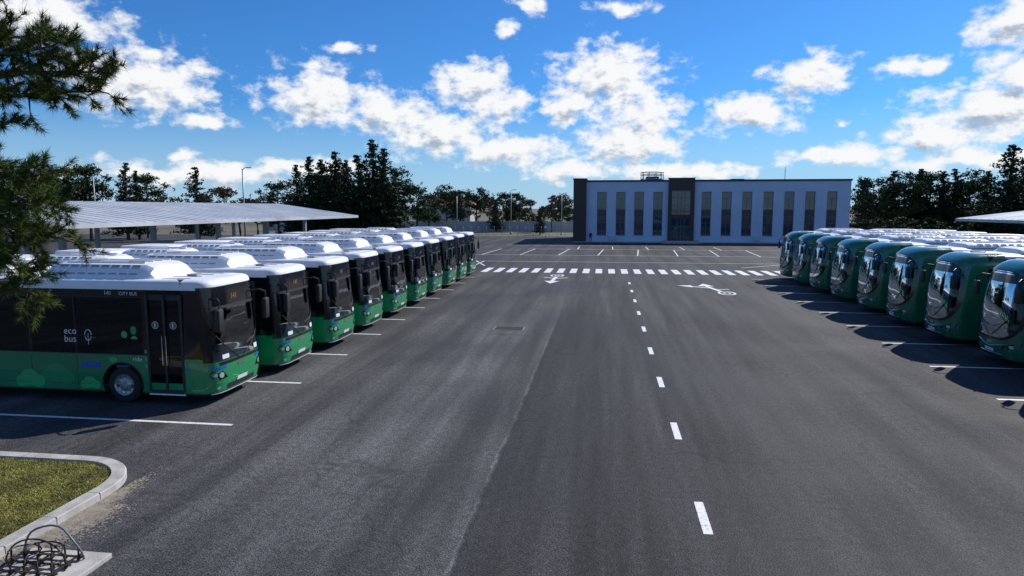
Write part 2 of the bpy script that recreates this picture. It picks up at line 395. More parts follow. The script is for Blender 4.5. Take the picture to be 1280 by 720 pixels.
m_sand=mat('sand_spill',(.26,.225,.175),.95,var=.3,vscale=5)
k=MB()
for i in range(9000):
    t=abs(R.gauss(0,.22)); y=R.gauss(10.1,.7); x=-9.04+t*(1.3 if y<10.7 else .7)
    s_=R.uniform(.006,.026); a=R.uniform(0,6.28)
    k.add([(x+s_*math.cos(a+j*1.57)*R.uniform(.6,1.2),y+s_*math.sin(a+j*1.57)*R.uniform(.6,1.2),.003+.00001*(i%90)) for j in range(4)],[(0,1,2,3)],0)
k.obj('sand_spill',[m_sand])

e=empty('lamp_post_foundation',(-8.1,8.55,0))
k=MB(); k.bbox(-.62,.72,-.6,.42,-.02,.07,.015,0); k.obj('concrete_pad',[m_conc],e)
m_rust=mat('rusty_steel',(.06,.035,.022),.75,.5,var=.4,vscale=25)
k=MB()
for i in range(5):
    for j in range(3):
        x=-.5+.22*i; y=-.35+.25*j
        k.cyl((x,y,.17),(R.uniform(-.1,.1),R.uniform(-.1,.1),1),.014,.26,0,8)
        k.cyl((x,y,.10),(0,0,1),.03,.03,0,6,False)
for j in range(3): k.box(-.58,.46,-.37+.25*j,-.33+.25*j,.12,.135,0)
for i in range(3): k.box(-.52+.44*i,-.48+.44*i,-.42,.2,.136,.15,0)
k.obj('anchor_bolts',[m_rust],e)
m_cable=mat('cable_rubber',(.02,.02,.022),.5); m_cond=mat('conduit_grey',(.16,.17,.18),.5)
k=MB()
k.tube([(-.55+.55*(1-math.cos(t*math.pi/14))*.9,.15+.03*math.sin(t),.08+.50*math.sin(t*math.pi/14)) for t in range(15)],.016,0,8)
k.tube([(-.7+.5*(1-math.cos(t*math.pi/14))*.9,.0+.1*t/14,.05+.36*math.sin(t*math.pi/14)) for t in range(15)],.013,1,8)
k.tube([(.05+.25*math.cos(t*.5),-.1+.22*math.sin(t*.5),.16+.012*t) for t in range(24)],.013,1,8)
k.tube([(-.25+.2*math.cos(t*.5+1),-.12+.2*math.sin(t*.5+1),.17+.01*t) for t in range(20)],.011,1,8)
k.obj('cables',[m_cond,m_cable],e)

# ------------------------------------------------------------ buses
BM=[]
def bm_(m): BM.append(m); return len(BM)-1
GREEN=bm_(mat('bus_green_paint',(.004,.25,.085),.28,coat=.8,var=.05,vscale=1.5))
DGREEN=bm_(mat('bus_dark_green',(.002,.19,.068),.3,coat=.7,var=.12,vscale=.8))
WHITE=bm_(mat('bus_white_roof',(.80,.81,.82),.42,coat=.2,var=.06,vscale=2.5))
BLACK=bm_(mat('bus_black_gloss',(.006,.006,.008),.10,coat=.2))
PLAST=bm_(mat('bus_black_plastic',(.02,.02,.021),.55,var=.2,vscale=8))
GLASS=bm_(glassmat('windscreen_glass',(.74,.80,.78),.02))
SGLASS=bm_(glassmat('tinted_side_glass',(.05,.06,.07),.0,gcol=(.75,.88,1)))
TYRE=bm_(mat('tyre_rubber',(.018,.018,.018),.85,bump=.2,bscale=60))
RIM=bm_(mat('wheel_rim',(.42,.43,.44),.38,.8,var=.15,vscale=10))
LAMP=bm_(mat('headlamp_lens',(.55,.58,.6),.08,.3,coat=1))
SEAT=bm_(mat('seat_fabric',(.05,.09,.16),.8))
DASH=bm_(mat('dashboard_grey',(.46,.47,.48),.6,var=.15,vscale=4))
FLOOR=bm_(mat('bus_interior_dark',(.03,.03,.034),.7))
DECAL=bm_(mat('white_decal',(.75,.77,.77),.4))
LGREEN=bm_(mat('light_green_decal',(.03,.40,.12),.35,coat=.5))
TEAL=bm_(mat('teal_decal',(.004,.13,.085),.35,coat=.5))
BLUE=bm_(mat('blue_sticker',(.02,.08,.5),.4))
PINK=bm_(mat('orange_led',(.4,.17,.03),.5))
VENT=bm_(mat('roof_vent_grey',(.26,.27,.29),.5))
CHROME=bm_(mat('chrome',(.7,.7,.7),.15,1))
MGREEN=bm_(mat('mid_green_decal',(.004,.27,.09),.3,coat=.6))
TGREEN=bm_(mat('bus_teal_green_paint',(.002,.120,.060),.25,coat=.8,var=.05,vscale=1.5))
RGLASS=bm_(glassmat('curved_windscreen_glass',(.40,.46,.46),.0,gcol=(.55,.66,.75)))
class Bus:
    def __init__(s,n,L1,fx,wf,Ltot=12.0): s.n=n;s.L1=L1;s.fx=fx;s.w=wf;s.L=Ltot
    def fs(s,y,z,ins=0):
        w_=s.w(z); t=min(abs(y)/w_,1)
        return s.fx(z)-s.L1*(1-max(0,(1-t**s.n))**(1/s.n))
    def norm(s,y,z):
        e_=.01; w_=s.w(z); y=max(-w_+.03,min(w_-.03,y))
        dy=(s.fs(y+e_,z)-s.fs(y-e_,z))/(2*e_); dz=(s.fs(y,z+e_)-s.fs(y,z-e_))/(2*e_)
        return Vector((1,-dy,-dz)).normalized()
    def pt(s,y,z,off=0): return Vector((s.fs(y,z),y,z))+s.norm(y,z)*off
    def patch(s,k,y0,y1,z0,z1,off,m,ny=8,nz=3,thick=True):
        g_=[[s.pt(y0+(y1-y0)*i/ny,z0+(z1-z0)*j/nz,off) for i in range(ny+1)] for j in range(nz+1)]
        o=len(k.v); k.v+= [tuple(p) for r in g_ for p in r]
        for j in range(nz):
            for i in range(ny): a=o+j*(ny+1)+i; k.face([a,a+1,a+ny+2,a+ny+1],m,True)
    def poly(s,k,yz,off,m):
        o=len(k.v); c=(sum(p[0] for p in yz)/len(yz),sum(p[1] for p in yz)/len(yz))
        k.v.append(tuple(s.pt(*c,off)))
        for p in yz: k.v.append(tuple(s.pt(*p,off)))
        n=len(yz)
        for i in range(n): k.face([o,o+1+i,o+1+(i+1)%n],m,True)
    def line(s,k,yz,off,r,m): k.tube([s.pt(*p,off) for p in yz],r,m,6)
    def shell(s,zs,sx,matf):
        tl=[0,.18,.36,.52,.65,.76,.85,.91,.95,.975,.992]
        rings=[]
        for z,i in zs:
            w_=s.w(z)-i; f=lambda y:s.fx(z)-i-s.L1*(1-max(0,1-(abs(y)/w_)**s.n)**(1/s.n))
            r=[]
            r+= [(-s.L+i+.25,-w_,z)]
            r+= [(x,-w_,z) for x in sx]
            r+= [(s.fx(z)-i-s.L1,-w_,z)]
            ys=[-t*w_ for t in reversed(tl[1:])]+[0]+[t*w_ for t in tl[1:]]
            r+= [(f(y),y,z) for y in ys]
            r+= [(s.fx(z)-i-s.L1,w_,z)]
            r+= [(x,w_,z) for x in reversed(sx)]
            r+= [(-s.L+i+.25,w_,z),(-s.L+i,w_-.25,z),(-s.L+i,-w_+.25,z)]
            rings.append(r)
        k=MB(); n=len(rings[0]); 
        for r in rings: k.v+=r
        for i in range(len(rings)-1):
            for j in range(n):
                q=(j+1)%n; a=[i*n+j,i*n+q,(i+1)*n+q,(i+1)*n+j]
                c=sum((Vector(k.v[t]) for t in a),Vector())/4
                k.face(a,matf(c.x,c.y,c.z),True)
        k.face(list(reversed(range(n))),PLAST); k.face([(len(rings)-1)*n+j for j in range(n)],matf(-5,0,99))
        return k
import bmesh
def fixn(me):
    b=bmesh.new(); b.from_mesh(me); bmesh.ops.recalc_face_normals(b,faces=b.faces); b.to_mesh(me); b.free(); return me
def booled(k,cutters,name):
    o=link(name,fixn(k.mesh(name,BM))); os=[]
    for c in cutters:
        co_=link('cut',fixn(c.mesh('cut',BM))); os.append(co_)
        md=o.modifiers.new('b','BOOLEAN'); md.operation='DIFFERENCE'; md.solver='EXACT'; md.object=co_
    dg=bpy.context.evaluated_depsgraph_get(); me=bpy.data.meshes.new_from_object(o.evaluated_get(dg))
    for q in os+[o]: bpy.data.objects.remove(q)
    return me
def textmesh(k,txt,size,M,m,align='LEFT'):
    c=bpy.data.curves.new('t','FONT'); c.body=txt; c.size=size; c.resolution_u=3; c.align_x=align
    o=bpy.data.objects.new('t',c); col.objects.link(o); dg=bpy.context.evaluated_depsgraph_get()
    me=bpy.data.meshes.new_from_object(o.evaluated_get(dg))
    off=len(k.v)
    for v in me.vertices: k.v.append(tuple(M@v.co))
    for p in me.polygons: k.face([i+off for i in p.vertices],m)
    bpy.data.objects.remove(o)
def wheel(k,x,side,w_,r=.5):
    prof=[(.30,.0),(.42,.0),(.47,.02),(.495,.06),(.495,.24),(.46,.28)]
    n=32; rings=[]
    for rr,d in prof: rings.append([(x+rr*math.cos(2*math.pi*i/n),side*(w_-.03-d),.5+rr*math.sin(2*math.pi*i/n)) for i in range(n)])
    k.loft(rings,TYRE,sm=True)
    rp=[(.30,0),(.285,.015),(.26,.05),(.20,.06),(.17,.02),(.11,.0),(.10,-.01),(.001,-.012)]
    rings=[[(x+rr*math.cos(2*math.pi*i/n),side*(w_-.03-d),.5+rr*math.sin(2*math.pi*i/n)) for i in range(n)] for rr,d in rp]
    k.loft(rings,RIM,sm=True)
    for i in range(10):
        a=2*math.pi*i/10; k.cyl((x+.145*math.cos(a),side*(w_-.045),.5+.145*math.sin(a)),(0,1,0),.014,.04,CHROME,6)
        k.disc((x+.23*math.cos(a+.3),side*(w_-.082),.5+.23*math.sin(a+.3)),(1,0,0),(0,0,side*-1),.022,.022,FLOOR,8)
def mirror(k,B,side,z=2.75,drop=.62):
    w_=B.w(z); s=side
    a=B.pt(s*(w_-.22),z+.12,0)
    p=[a,a+Vector((.22,s*.10,.03)),a+Vector((.34,s*.20,-.04)),a+Vector((.34,s*.22,-.22))]
    k.tube(p,.026,PLAST,8)
    cx,cy,cz=a.x+.34,a.y+s*.22,a.z-.22-drop/2
    k.bbox(cx-.075,cx+.06,cy-.14,cy+.14,cz-drop/2,cz+drop/2,.04,PLAST)
    k.box(cx-.079,cx-.076,cy-.11,cy+.11,cz-drop/2+.05,cz+drop/2-.05,CHROME)
def seats(k,x0,x1):
    x=x1
    while x>x0:
        for y in (-1.0,-.55,.55,1.0):
            k.bbox(x-.42,x,y-.2,y+.2,.95,1.05,.03,SEAT); k.bbox(x-.46,x-.38,y-.2,y+.2,1.05,1.7,.03,SEAT)
        x-=.85
def acpod(k,x0,x1,z,w_,h,ribs,mm=WHITE):
    prof=[(-w_,0),(-w_*.93,h*.45),(-w_*.74,h*.9),(-w_*.45,h),(w_*.45,h),(w_*.74,h*.9),(w_*.93,h*.45),(w_,0)]
    def sec(x,s_,zz=1): return [(x,y*s_,z+q*zz) for y,q in prof]
    k.loft([sec(x0,.93,.0),sec(x0+.12,.97,.75),sec(x0+.35,1,1),sec(x1-.35,1,1),sec(x1-.12,.97,.75),sec(x1,.93,.0)],mm,closed=False,sm=False)
    n=ribs; dx=(x1-x0-.9)/n
    for i in range(n):
        a=x0+.45+dx*i+.04; b=a+dx-.08
        for s_ in(-1,1):
            y0,z0=w_*.955*s_,h*.26; y1,z1=w_*.76*s_,h*.84
            vs=[Vector((a,y0,z+z0)),Vector((b,y0,z+z0)),Vector((b,y1,z+z1)),Vector((a,y1,z+z1))]
            off=Vector((0,.012*s_,.012)); k.add([v+off for v in vs],[(0,1,2,3)],VENT)
            for q_ in(.33,.66):
                p0=vs[0].lerp(vs[3],q_)+off*1.6; p1=vs[1].lerp(vs[2],q_)+off*1.6; k.tube([p0,p1],.010,mm,4,False)
    for s_ in(-1,1):
        for yy in (.55,.2): k.box(x0+.5,x1-.5,s_*w_*yy-.02,s_*w_*yy+.02,z+h*.9,z+h+.025,mm)
    k.cyl(((x0+x1)/2-.7,0,z+h+.01),(0,0,1),.32,.05,VENT,20); k.cyl(((x0+x1)/2+.7,0,z+h+.01),(0,0,1),.32,.05,VENT,20)

# --- type A (left row)
def fxA(z):
    if z<.6: return -.07*(.6-z)/.3
    if z<1.2: return 0
    return -(z-1.2)*.075
def wA(z): return 1.275-max(0,z-1.35)*.03
A=Bus(5.0,.8,fxA,wA)
sx=[-11.2,-9.7,-9.5,-8.2,-8.1,-6.9,-6.8,-5.55,-5.45,-4.15,-4.05,-2.1,-1.95,-.95]
def mfA(x,y,z):
    if z>90: return WHITE
    if z>3.20: return WHITE
    front=x>-.66 and abs(y)<1.26
    if front:
        t=abs(y)/1.25
        if z<1.16: return GREEN
        if z<2.62: return GLASS if t<.93 else BLACK
        return BLACK
    if x<-11.9: return BLACK if z>1.35 else DGREEN
    if z>3.12: return WHITE
    if y<-1:
        if -1.95<x<-.93: return SGLASS if z>.6 else GREEN
        if x>-.93: return BLACK if z>1.26 else GREEN
    if y>1 and x>-.95: return BLACK if z>1.26 else GREEN
    if z<1.36: return DGREEN
    if z>2.9: return BLACK
    for a,b in((-4.05,-2.1),(-5.45,-4.15),(-6.8,-5.55),(-8.1,-6.9),(-9.5,-8.2),(-11.2,-9.7)):
        if a<x<b: return SGLASS
    return BLACK
zsA=[(.28,.06),(.33,0),(.6,0),(.95,0),(1.15,0),(1.17,0),(1.25,0),(1.27,0),(1.35,0),(1.37,0),(1.9,0),(2.6,0),(2.64,0),(2.92,0),(3.12,0),(3.19,0),(3.21,.0),(3.29,.012),(3.34,.045),(3.375,.11),(3.395,.24)]
kA=A.shell(zsA,sx,mfA)
def archcut(x,r=.60):
    n=28; res=[]
    for ys_ in((-1.5,-.85),(.85,1.5)):
        c=MB(); c.loft([[ (x+r*math.cos(2*math.pi*i/n),y,.52+r*math.sin(2*math.pi*i/n)) for i in range(n)] for y in ys_],PLAST,True,True,sm=True); res.append(c)
    return res
meA=booled(kA,archcut(-2.75)+archcut(-8.9),'shellA')
k=MB(); k.addmesh(meA)
for x in(-2.75,-8.9):
    for s_ in(-1,1):
        wheel(k,x,s_,1.275)
        n=20
        k.tube([(x+.605*math.cos(math.pi*i/n),s_*1.277,.52+.605*math.sin(math.pi*i/n)) for i in range(-1,n+2)],.018,PLAST,6)
k.box(-11.7,-.35,-1.2,1.2,.42,.5,FLOOR)
k.box(-11.7,-.6,-1.15,1.15,3.02,3.08,FLOOR)
k.bbox(-1.05,-.22,-1.14,1.14,.95,1.20,.06,DASH)
k.bbox(-.95,-.5,.15,1.0,1.20,1.36,.05,DASH)
k.bbox(-1.75,-1.25,.35,.85,.95,1.1,.04,SEAT); k.bbox(-1.85,-1.72,.35,.85,1.1,1.95,.04,SEAT)
k.tube([(-1.12+.08*math.sin(t*.524),.6+.22*math.cos(t*.524),1.42+.2*math.sin(t*.524)) for t in range(13)],.018,PLAST,6)
k.box(-2.1,-2.05,.1,1.2,.5,2.4,FLOOR)
seats(k,-11,-2.6)
for x in(-2.3,-4.1,-6): 
    for y in(-.45,.45): k.cyl((x,y,1.75),(0,0,1),.018,2.5,CHROME,6)
ys=-1.275
k.box(-1.97,-1.90,ys-.012,ys+.03,.36,3.0,PLAST);k.box(-.98,-.91,ys-.012,ys+.03,.36,3.0,PLAST);k.box(-1.47,-1.40,ys-.014,ys+.03,.36,3.0,PLAST)
k.box(-1.90,-.98,ys-.010,ys+.03,.30,.42,PLAST);k.box(-1.97,-.91,ys+.03,ys+.06,2.85,3.0,PLAST)
k.box(-1.50,-1.485,ys-.06,ys-.045,1.1,1.9,CHROME);k.box(-1.385,-1.37,ys-.06,ys-.045,1.1,1.9,CHROME)
k.box(-1.97,-.91,ys-.016,ys-.010,.27,.31,DECAL)
for x in(-1.7,-1.18):
    k.disc((x,ys-.0+.002,2.18),(1,0,0),(0,0,1),.10,.10,DECAL,20); k.disc((x,ys-.004,2.18),(1,0,0),(0,0,1),.088,.088,TEAL,20)
    k.box(x-.015,x+.015,ys-.010,ys-.007,2.12,2.24,DECAL)
for x in(-4.1,-5.5,-6.85,-8.15): k.box(x-.006,x+.006,-1.278,-1.27,.34,1.3,PLAST)
k.box(-11.5,-3.4,-1.279,-1.27,.50,.512,PLAST)
k.box(-11.5,-2.0,-1.285,-1.27,1.345,1.365,PLAST)
k.box(-11.7,-2.0,-1.245,-1.21,2.905,2.925,PLAST)
for x in(-4.1,-5.5,-6.85,-8.15): k.box(x-.012,x+.012,-1.268,-1.22,1.4,2.9,PLAST)
def tree_icon(cx,cz,s_,m):
    for dx,dz,r in((0,0,1),(-.8,-.35,.7),(.85,-.3,.75)): k.disc((cx+dx*s_,-1.2785-.0006*dx,cz+dz*s_),(1,0,0),(0,0,1),r*s_,r*s_*.8,m,20)
tree_icon(-4.75,.78,.34,MGREEN); tree_icon(-5.6,.62,.30,LGREEN);tree_icon(-7.4,.7,.4,MGREEN);tree_icon(-3.75,.55,.2,LGREEN)
k.disc((-2.35,-1.262,1.72),(1,0,0),(0,0,1),.11,.15,LGREEN,16); k.disc((-2.62,-1.262,1.62),(1,0,0),(0,0,1),.1,.12,MGREEN,16)
k.disc((-2.36,-1.262,2.02),(1,0,0),(0,0,1),.09,.12,MGREEN,16); k.disc((-2.64,-1.262,1.9),(1,0,0),(0,0,1),.09,.1,LGREEN,16)
k.disc((-3.55,-1.262,1.60),(1,0,0),(0,0,1),.12,.22,TEAL,16)
k.disc((-3.0,-1.2795,1.2),(1,0,0),(0,0,1),.12,.08,LGREEN,16)
Mt=lambda x,z,y=-1.262:Matrix.Translation((x,y,z))@Matrix.Rotation(rad(90),4,'X')
textmesh(k,'eco',.27,Mt(-4.45,1.88,-1.272),DECAL); textmesh(k,'bus',.27,Mt(-4.45,1.66,-1.272),DECAL)
k.tube([(-3.72+.1*math.cos(t*.5),-1.266,1.86+.15*math.sin(t*.5)) for t in range(13)],.010,DECAL,5)
k.tube([(-3.72,-1.266,1.60),(-3.72,-1.266,1.9)],.008,DECAL,5)
textmesh(k,'141',.16,Mt(-3.2,2.97,-1.232),DECAL)
textmesh(k,'CITY BUS',.13,Mt(-2.75,2.97,-1.232),DECAL)
for i in range(3): k.box(-3.95+.2*i,-3.80+.2*i,-1.281,-1.276,.98,1.13,BLUE)
for i in range(3): k.box(-2.05,-1.99,-1.281,-1.276,1.0+.2*i,1.1+.2*i,LGREEN)
textmesh(k,'ride',.17,Mt(-2.42,1.18,-1.281),DECAL)
for i in range(4): k.box(-.86,-.80,-1.28,-1.274,.95+.07*i,.99+.07*i,BLUE)
A.patch(k,-.95,.95,2.70,3.08,.006,BLACK,16,2)
textmesh(k,'141',.22,Matrix.Translation((A.fs(0,2.85)+.02,-.25,2.80))@Matrix.Rotation(rad(90),4,'Z')@Matrix.Rotation(rad(90),4,'X'),PINK)
A.patch(k,-1.0,1.0,1.06,1.155,.006,BLACK,16,2)
A.patch(k,-.7,.7,.36,.50,.006,PLAST,12,2)
A.patch(k,-1.12,1.12,.585,.61,.008,LGREEN,18,1)
A.patch(k,-1.18,1.18,.29,.315,.012,DECAL,18,1)
for s_ in(-1,1):
    yz=[(s_*.72,.70),(s_*1.0,.68),(s_*1.19,.72),(s_*1.23,.84),(s_*1.18,.95),(s_*.9,.90)]
    A.poly(k,yz,.010,BLACK)
    A.poly(k,[(s_*(.96+.08*math.cos(t*.628)),.80+.08*math.sin(t*.628)) for t in range(10)],.016,LAMP)
    A.poly(k,[(s_*(1.13+.05*math.cos(t*.628)),.82+.05*math.sin(t*.628)) for t in range(10)],.016,LAMP)
    A.poly(k,[(s_*(1.03+.05*math.cos(t*.628)),.45+.04*math.sin(t*.628)) for t in range(10)],.010,LAMP)
    A.patch(k,s_*.76,s_*1.18,.975,1.035,.012,BLUE,4,1)
    A.line(k,[(s_*.10,1.12),(s_*.45,1.36),(s_*.85,1.66)],.03,.010,PLAST)
    A.line(k,[(s_*.30,1.45),(s_*.80,1.60),(s_*1.05,1.9)],.022,.012,PLAST)
A.patch(k,-.26,.26,.50,.61,.016,DECAL,6,1)
A.patch(k,-.20,-.02,.92,1.0,.010,CHROME,3,1);A.patch(k,.0,.20,.92,1.0,.010,CHROME,3,1)
A.patch(k,-.9,-.62,1.22,1.34,.01,DECAL,3,1); A.patch(k,.7,.9,1.22,1.36,.01,DECAL,3,1)
A.patch(k,-1.18,1.18,2.58,2.66,.007,PLAST,18,1)
mirror(k,A,-1); mirror(k,A,1)
acpod(k,-5.3,-1.9,3.39,.98,.40,8)
acpod(k,-8.9,-6.4,3.39,.95,.32,6)
k.bbox(-11.6,-9.2,-.95,.95,3.38,3.62,.06,WHITE)
for y in(-.8,-.3,.3,.8): k.box(-1.75,-.9,y-.012,y+.012,3.393,3.408,VENT)
k.bbox(-1.45,-1.15,-.15,.15,3.39,3.45,.02,VENT)
busA=k.mesh('city_bus',BM,32)

# --- type B (right row): rounded front, green roof dome
def fxB(z):
    if z<.55: return -.10*((.55-z)/.25)
    if z<.95: return 0
    t=(z-.95)/2.45
    return -.30*min(t,1.2)**2.2-.015*t-(max(0,z-3.2)*.7)
def wB(z): return 1.275-.05*max(0,(z-1.3)/2)**2
Bb=Bus(3.2,.95,fxB,wB)
def mfB(x,y,z):
    if z>90: return WHITE
    if x>-1.9: return TGREEN if (z<1.3 or x>-1.25 or z>3.05) else BLACK
    if z>3.22: return WHITE if z>3.38 else TGREEN
    if x<-11.9: return BLACK if z>1.3 else TGREEN
    if z<1.32: return TGREEN
    return BLACK
zsB=[(.26,.08),(.32,.01),(.55,0),(.75,0),(.95,0),(1.3,0),(1.34,0),(1.7,0),(2.1,0),(2.5,0),(2.85,0),(3.0,0),(3.1,0),(3.22,0),(3.32,.015),(3.42,.05),(3.5,.13),(3.55,.26),(3.57,.45)]
kB=Bb.shell(zsB,[-11.2,-9.6,-8,-6.5,-5,-3.5,-1.9,-1.3],mfB)
def sup(cy,cz,ry,rz,n,N_=40):
    r=[]
    for i in range(N_):
        a=2*math.pi*i/N_; c,s_=math.cos(a),math.sin(a)
        y=cy+ry*math.copysign(abs(c)**(2/n),c); z=cz+rz*math.copysign(abs(s_)**(2/n),s_)
        r.append((y,z))
    return r
WZ,WR=2.06,1.14
win=sup(0,WZ,1.19,WR,3.4)
c=MB(); c.loft([[(-1.35,y,z) for y,z in win],[(.6,y,z) for y,z in win]],FLOOR,True,True)
meB=booled(kB,archcut(-2.75)+archcut(-8.9)+[c],'shellB')
k=MB(); k.addmesh(meB)
for x in(-2.75,-8.9):
    for s_ in(-1,1): wheel(k,x,s_,1.275)
def conc(k,B,outline,cy,cz,off,m,nr=7,r0=0.0):
    o=len(k.v); n=len(outline)
    for j in range(nr+1):
        t=r0+(1-r0)*j/nr if (r0>0 or j>0) else .02
        for y,z in outline: k.v.append(tuple(B.pt(cy+(y-cy)*t,cz+(z-cz)*t,off)))
    for j in range(nr):
        for i in range(n):
            q=(i+1)%n; k.face([o+j*n+i,o+j*n+q,o+(j+1)*n+q,o+(j+1)*n+i],m,True)
conc(k,Bb,win,0,WZ,.004,RGLASS)
conc(k,Bb,sup(0,WZ,1.22,WR+.03,3.4),0,WZ,.010,BLACK,1,.93)
Bb.patch(k,-.9,.9,2.82,3.10,.012,BLACK,14,2)
k.bbox(-1.0,-.25,-1.0,1.0,1.0,1.2,.05,PLAST); k.bbox(-.95,-.5,.15,.9,1.2,1.38,.05,DASH)
k.bbox(-1.33,-1.22,.25,.8,1.1,2.1,.04,SEAT)
k.tube([(-1.0+.08*math.sin(t*.524),.5+.22*math.cos(t*.524),1.42+.2*math.sin(t*.524)) for t in range(13)],.018,PLAST,6)
for s_ in(-1,1):
    Bb.line(k,[(s_*.05,1.02),(s_*.4,1.25),(s_*.75,1.6)],.03,.011,PLAST)
    Bb.line(k,[(s_*.15,1.35),(s_*.7,1.5),(s_*.95,1.95)],.022,.012,PLAST)
    Bb.poly(k,[(s_*.62,.64),(s_*.95,.66),(s_*1.17,.76),(s_*1.19,.90),(s_*1.0,.85),(s_*.7,.74)],.010,BLACK)
    Bb.poly(k,[(s_*(.98+.07*math.cos(t*.628)),.75+.06*math.sin(t*.628)) for t in range(10)],.016,LAMP)
    Bb.line(k,[(s_*1.15,.88),(s_*.7,.80),(s_*.3,.70),(0,.64)],.004,.009,CHROME)
    Bb.line(k,[(s_*1.15,.46),(s_*.6,.43),(0,.42)],.002,.008,CHROME)
Bb.patch(k,-.65,.65,.32,.42,.006,PLAST,10,2)
Bb.patch(k,-.26,.26,.48,.59,.016,DECAL,6,1)
Bb.patch(k,-.14,.14,.76,.83,.012,CHROME,3,1)
mirror(k,Bb,-1,2.85,.5); mirror(k,Bb,1,2.85,.5)
k.bbox(-1.75,-1.25,-.1,.1,3.56,3.62,.02,VENT)
acpod(k,-5.6,-2.5,3.57,1.0,.22,7,WHITE); acpod(k,-9.3,-6.2,3.57,1.0,.2,7,WHITE); k.bbox(-11.6,-9.6,-.95,.95,3.57,3.72,.05,WHITE)
for x in(-3.5,-5,-6.5,-8): k.box(x-.02,x+.02,-1.283,-1.24,1.35,2.9,PLAST)
k.box(-11.6,-2,-1.287,-1.26,1.30,1.34,PLAST)
busB=k.mesh('city_bus_round',BM,32)

for i,(x,y) in enumerate([(-10.2,17.85),(-10.05,21.4),(-9.95,25.15),(-10.0,28.9),(-10.0,32.8),(-10.0,36.8),(-10.1,40.9),(-10.1,45.0),(-10.2,49.1),(-10.3,53.3)]):
    link('city_bus',busA,None,(x,y,0),(0,0,rad(R.uniform(-.5,.5))))
for i in range(9):
    link('coach_bus',busB,None,(13.05+R.uniform(-.1,.1),20.95+4.03*i,0),(0,0,math.pi+rad(R.uniform(-.5,.5))))

# ------------------------------------------------------------ canopies
m_cano=mat('canopy_sheet',(.55,.57,.58),.45,.3,var=.1,vscale=.4)
m_steel=mat('painted_steel',(.34,.35,.36),.5,.3)
def canopy(x_e,x_r,ze,zr,y0,y1):
    e=empty('bus_canopy',((x_e+x_r)/2,(y0+y1)/2,0)); ox,oy=e.location.x,e.location.y
    k=MB(); s_=1 if x_r>x_e else -1
    xe,xr=x_e-ox,x_r-ox; Y0,Y1=y0-oy,y1-oy
    vs=[(xe,Y0,ze),(xe,Y1,ze),(xr,Y1,zr),(xr,Y0,zr),(xe,Y0,ze-.22),(xe,Y1,ze-.22),(xr,Y1,zr-.45),(xr,Y0,zr-.45)]
    k.add(vs,[(0,1,2,3),(7,6,5,4),(0,4,5,1),(1,5,6,2),(2,6,7,3),(3,7,4,0)],0)
    n=int((y1-y0)/1.0)
    for i in range(n+1):
        yy=Y0+(Y1-Y0)*i/n
        k.add([(xe,yy-.03,ze+.004),(xe,yy+.03,ze+.004),(xr,yy+.03,zr+.004),(xr,yy-.03,zr+.004),(xe,yy-.02,ze+.02),(xe,yy+.02,ze+.02),(xr,yy+.02,zr+.02),(xr,yy-.02,zr+.02)],[(0,4,7,3),(1,2,6,5),(4,5,6,7),(0,1,5,4)],0)
    k.obj('roof',[m_cano],e)
    k=MB(); ns=max(2,int((y1-y0)/8))
    for i in range(ns+1):
        yy=Y0+1+(Y1-Y0-2)*i/ns; xm=xe+(xr-xe)*.62
        zz=ze+(zr-ze)*.62
        k.box(xm-.15,xm+.15,yy-.15,yy+.15,0,zz-.4,0)
        k.add([(xe+.3*s_,yy-.08,ze-.3),(xr,yy-.08,zr-.5),(xm,yy-.08,zz-1.0),(xe+.3*s_,yy+.08,ze-.3),(xr,yy+.08,zr-.5),(xm,yy+.08,zz-1.0)],[(0,1,2),(3,5,4),(0,2,5,3),(2,1,4,5),(0,3,4,1)],0)
    k.obj('frame',[m_steel],e)
canopy(-26,-35,4.5,5.75,27,70)
canopy(-40,-49,4.3,5.3,40,88)
canopy(30,39,4.4,5.5,30,64)
canopy(44,53,4.5,5.7,36,78)

# ------------------------------------------------------------ building
m_wall=mat('render_wall',(.50,.58,.70),.8,var=.06,vscale=.4,bump=.1,bscale=20)
m_brown=mat('brown_cladding',(.055,.038,.030),.6,var=.15,vscale=1.5)
m_dark=mat('dark_trim',(.035,.035,.04),.5)
m_win=mat('window_glass',(.020,.035,.065),.06,coat=.8)
m_sp=mat('spandrel_panel',(.045,.045,.05),.4)
m_frame=mat('window_frame',(.13,.14,.155),.5)
m_acw=mat('ac_unit_white',(.5,.5,.5),.5)
e=empty('office_building',(16,108,0)); ox=16
k=MB(); X0,X1=-3.0-ox,36.0-ox; HT=9.3; yb=0
cols=[-.6,2.3,5.1,7.95,15.2,18.2,21.2,24.3,27.3,30.3,33.4]; hw=.72
z0,z1=1.1,7.75
k.box(X0,X1,.0+yb,.3+yb,-.1,z0,0); k.box(X0,X1,0,.3,z1,HT,0)
edges=[X0]
for c_ in cols: edges+= [c_-ox-hw,c_-ox+hw]
edges.append(X1)
for i in range(0,len(edges),2):
    k.box(edges[i],edges[i+1],0,.3,z0,z1,0)
k.box(X0,X1,.3,18,-.1,HT-.4,0)
k.obj('walls',[m_wall],e)
k=MB()
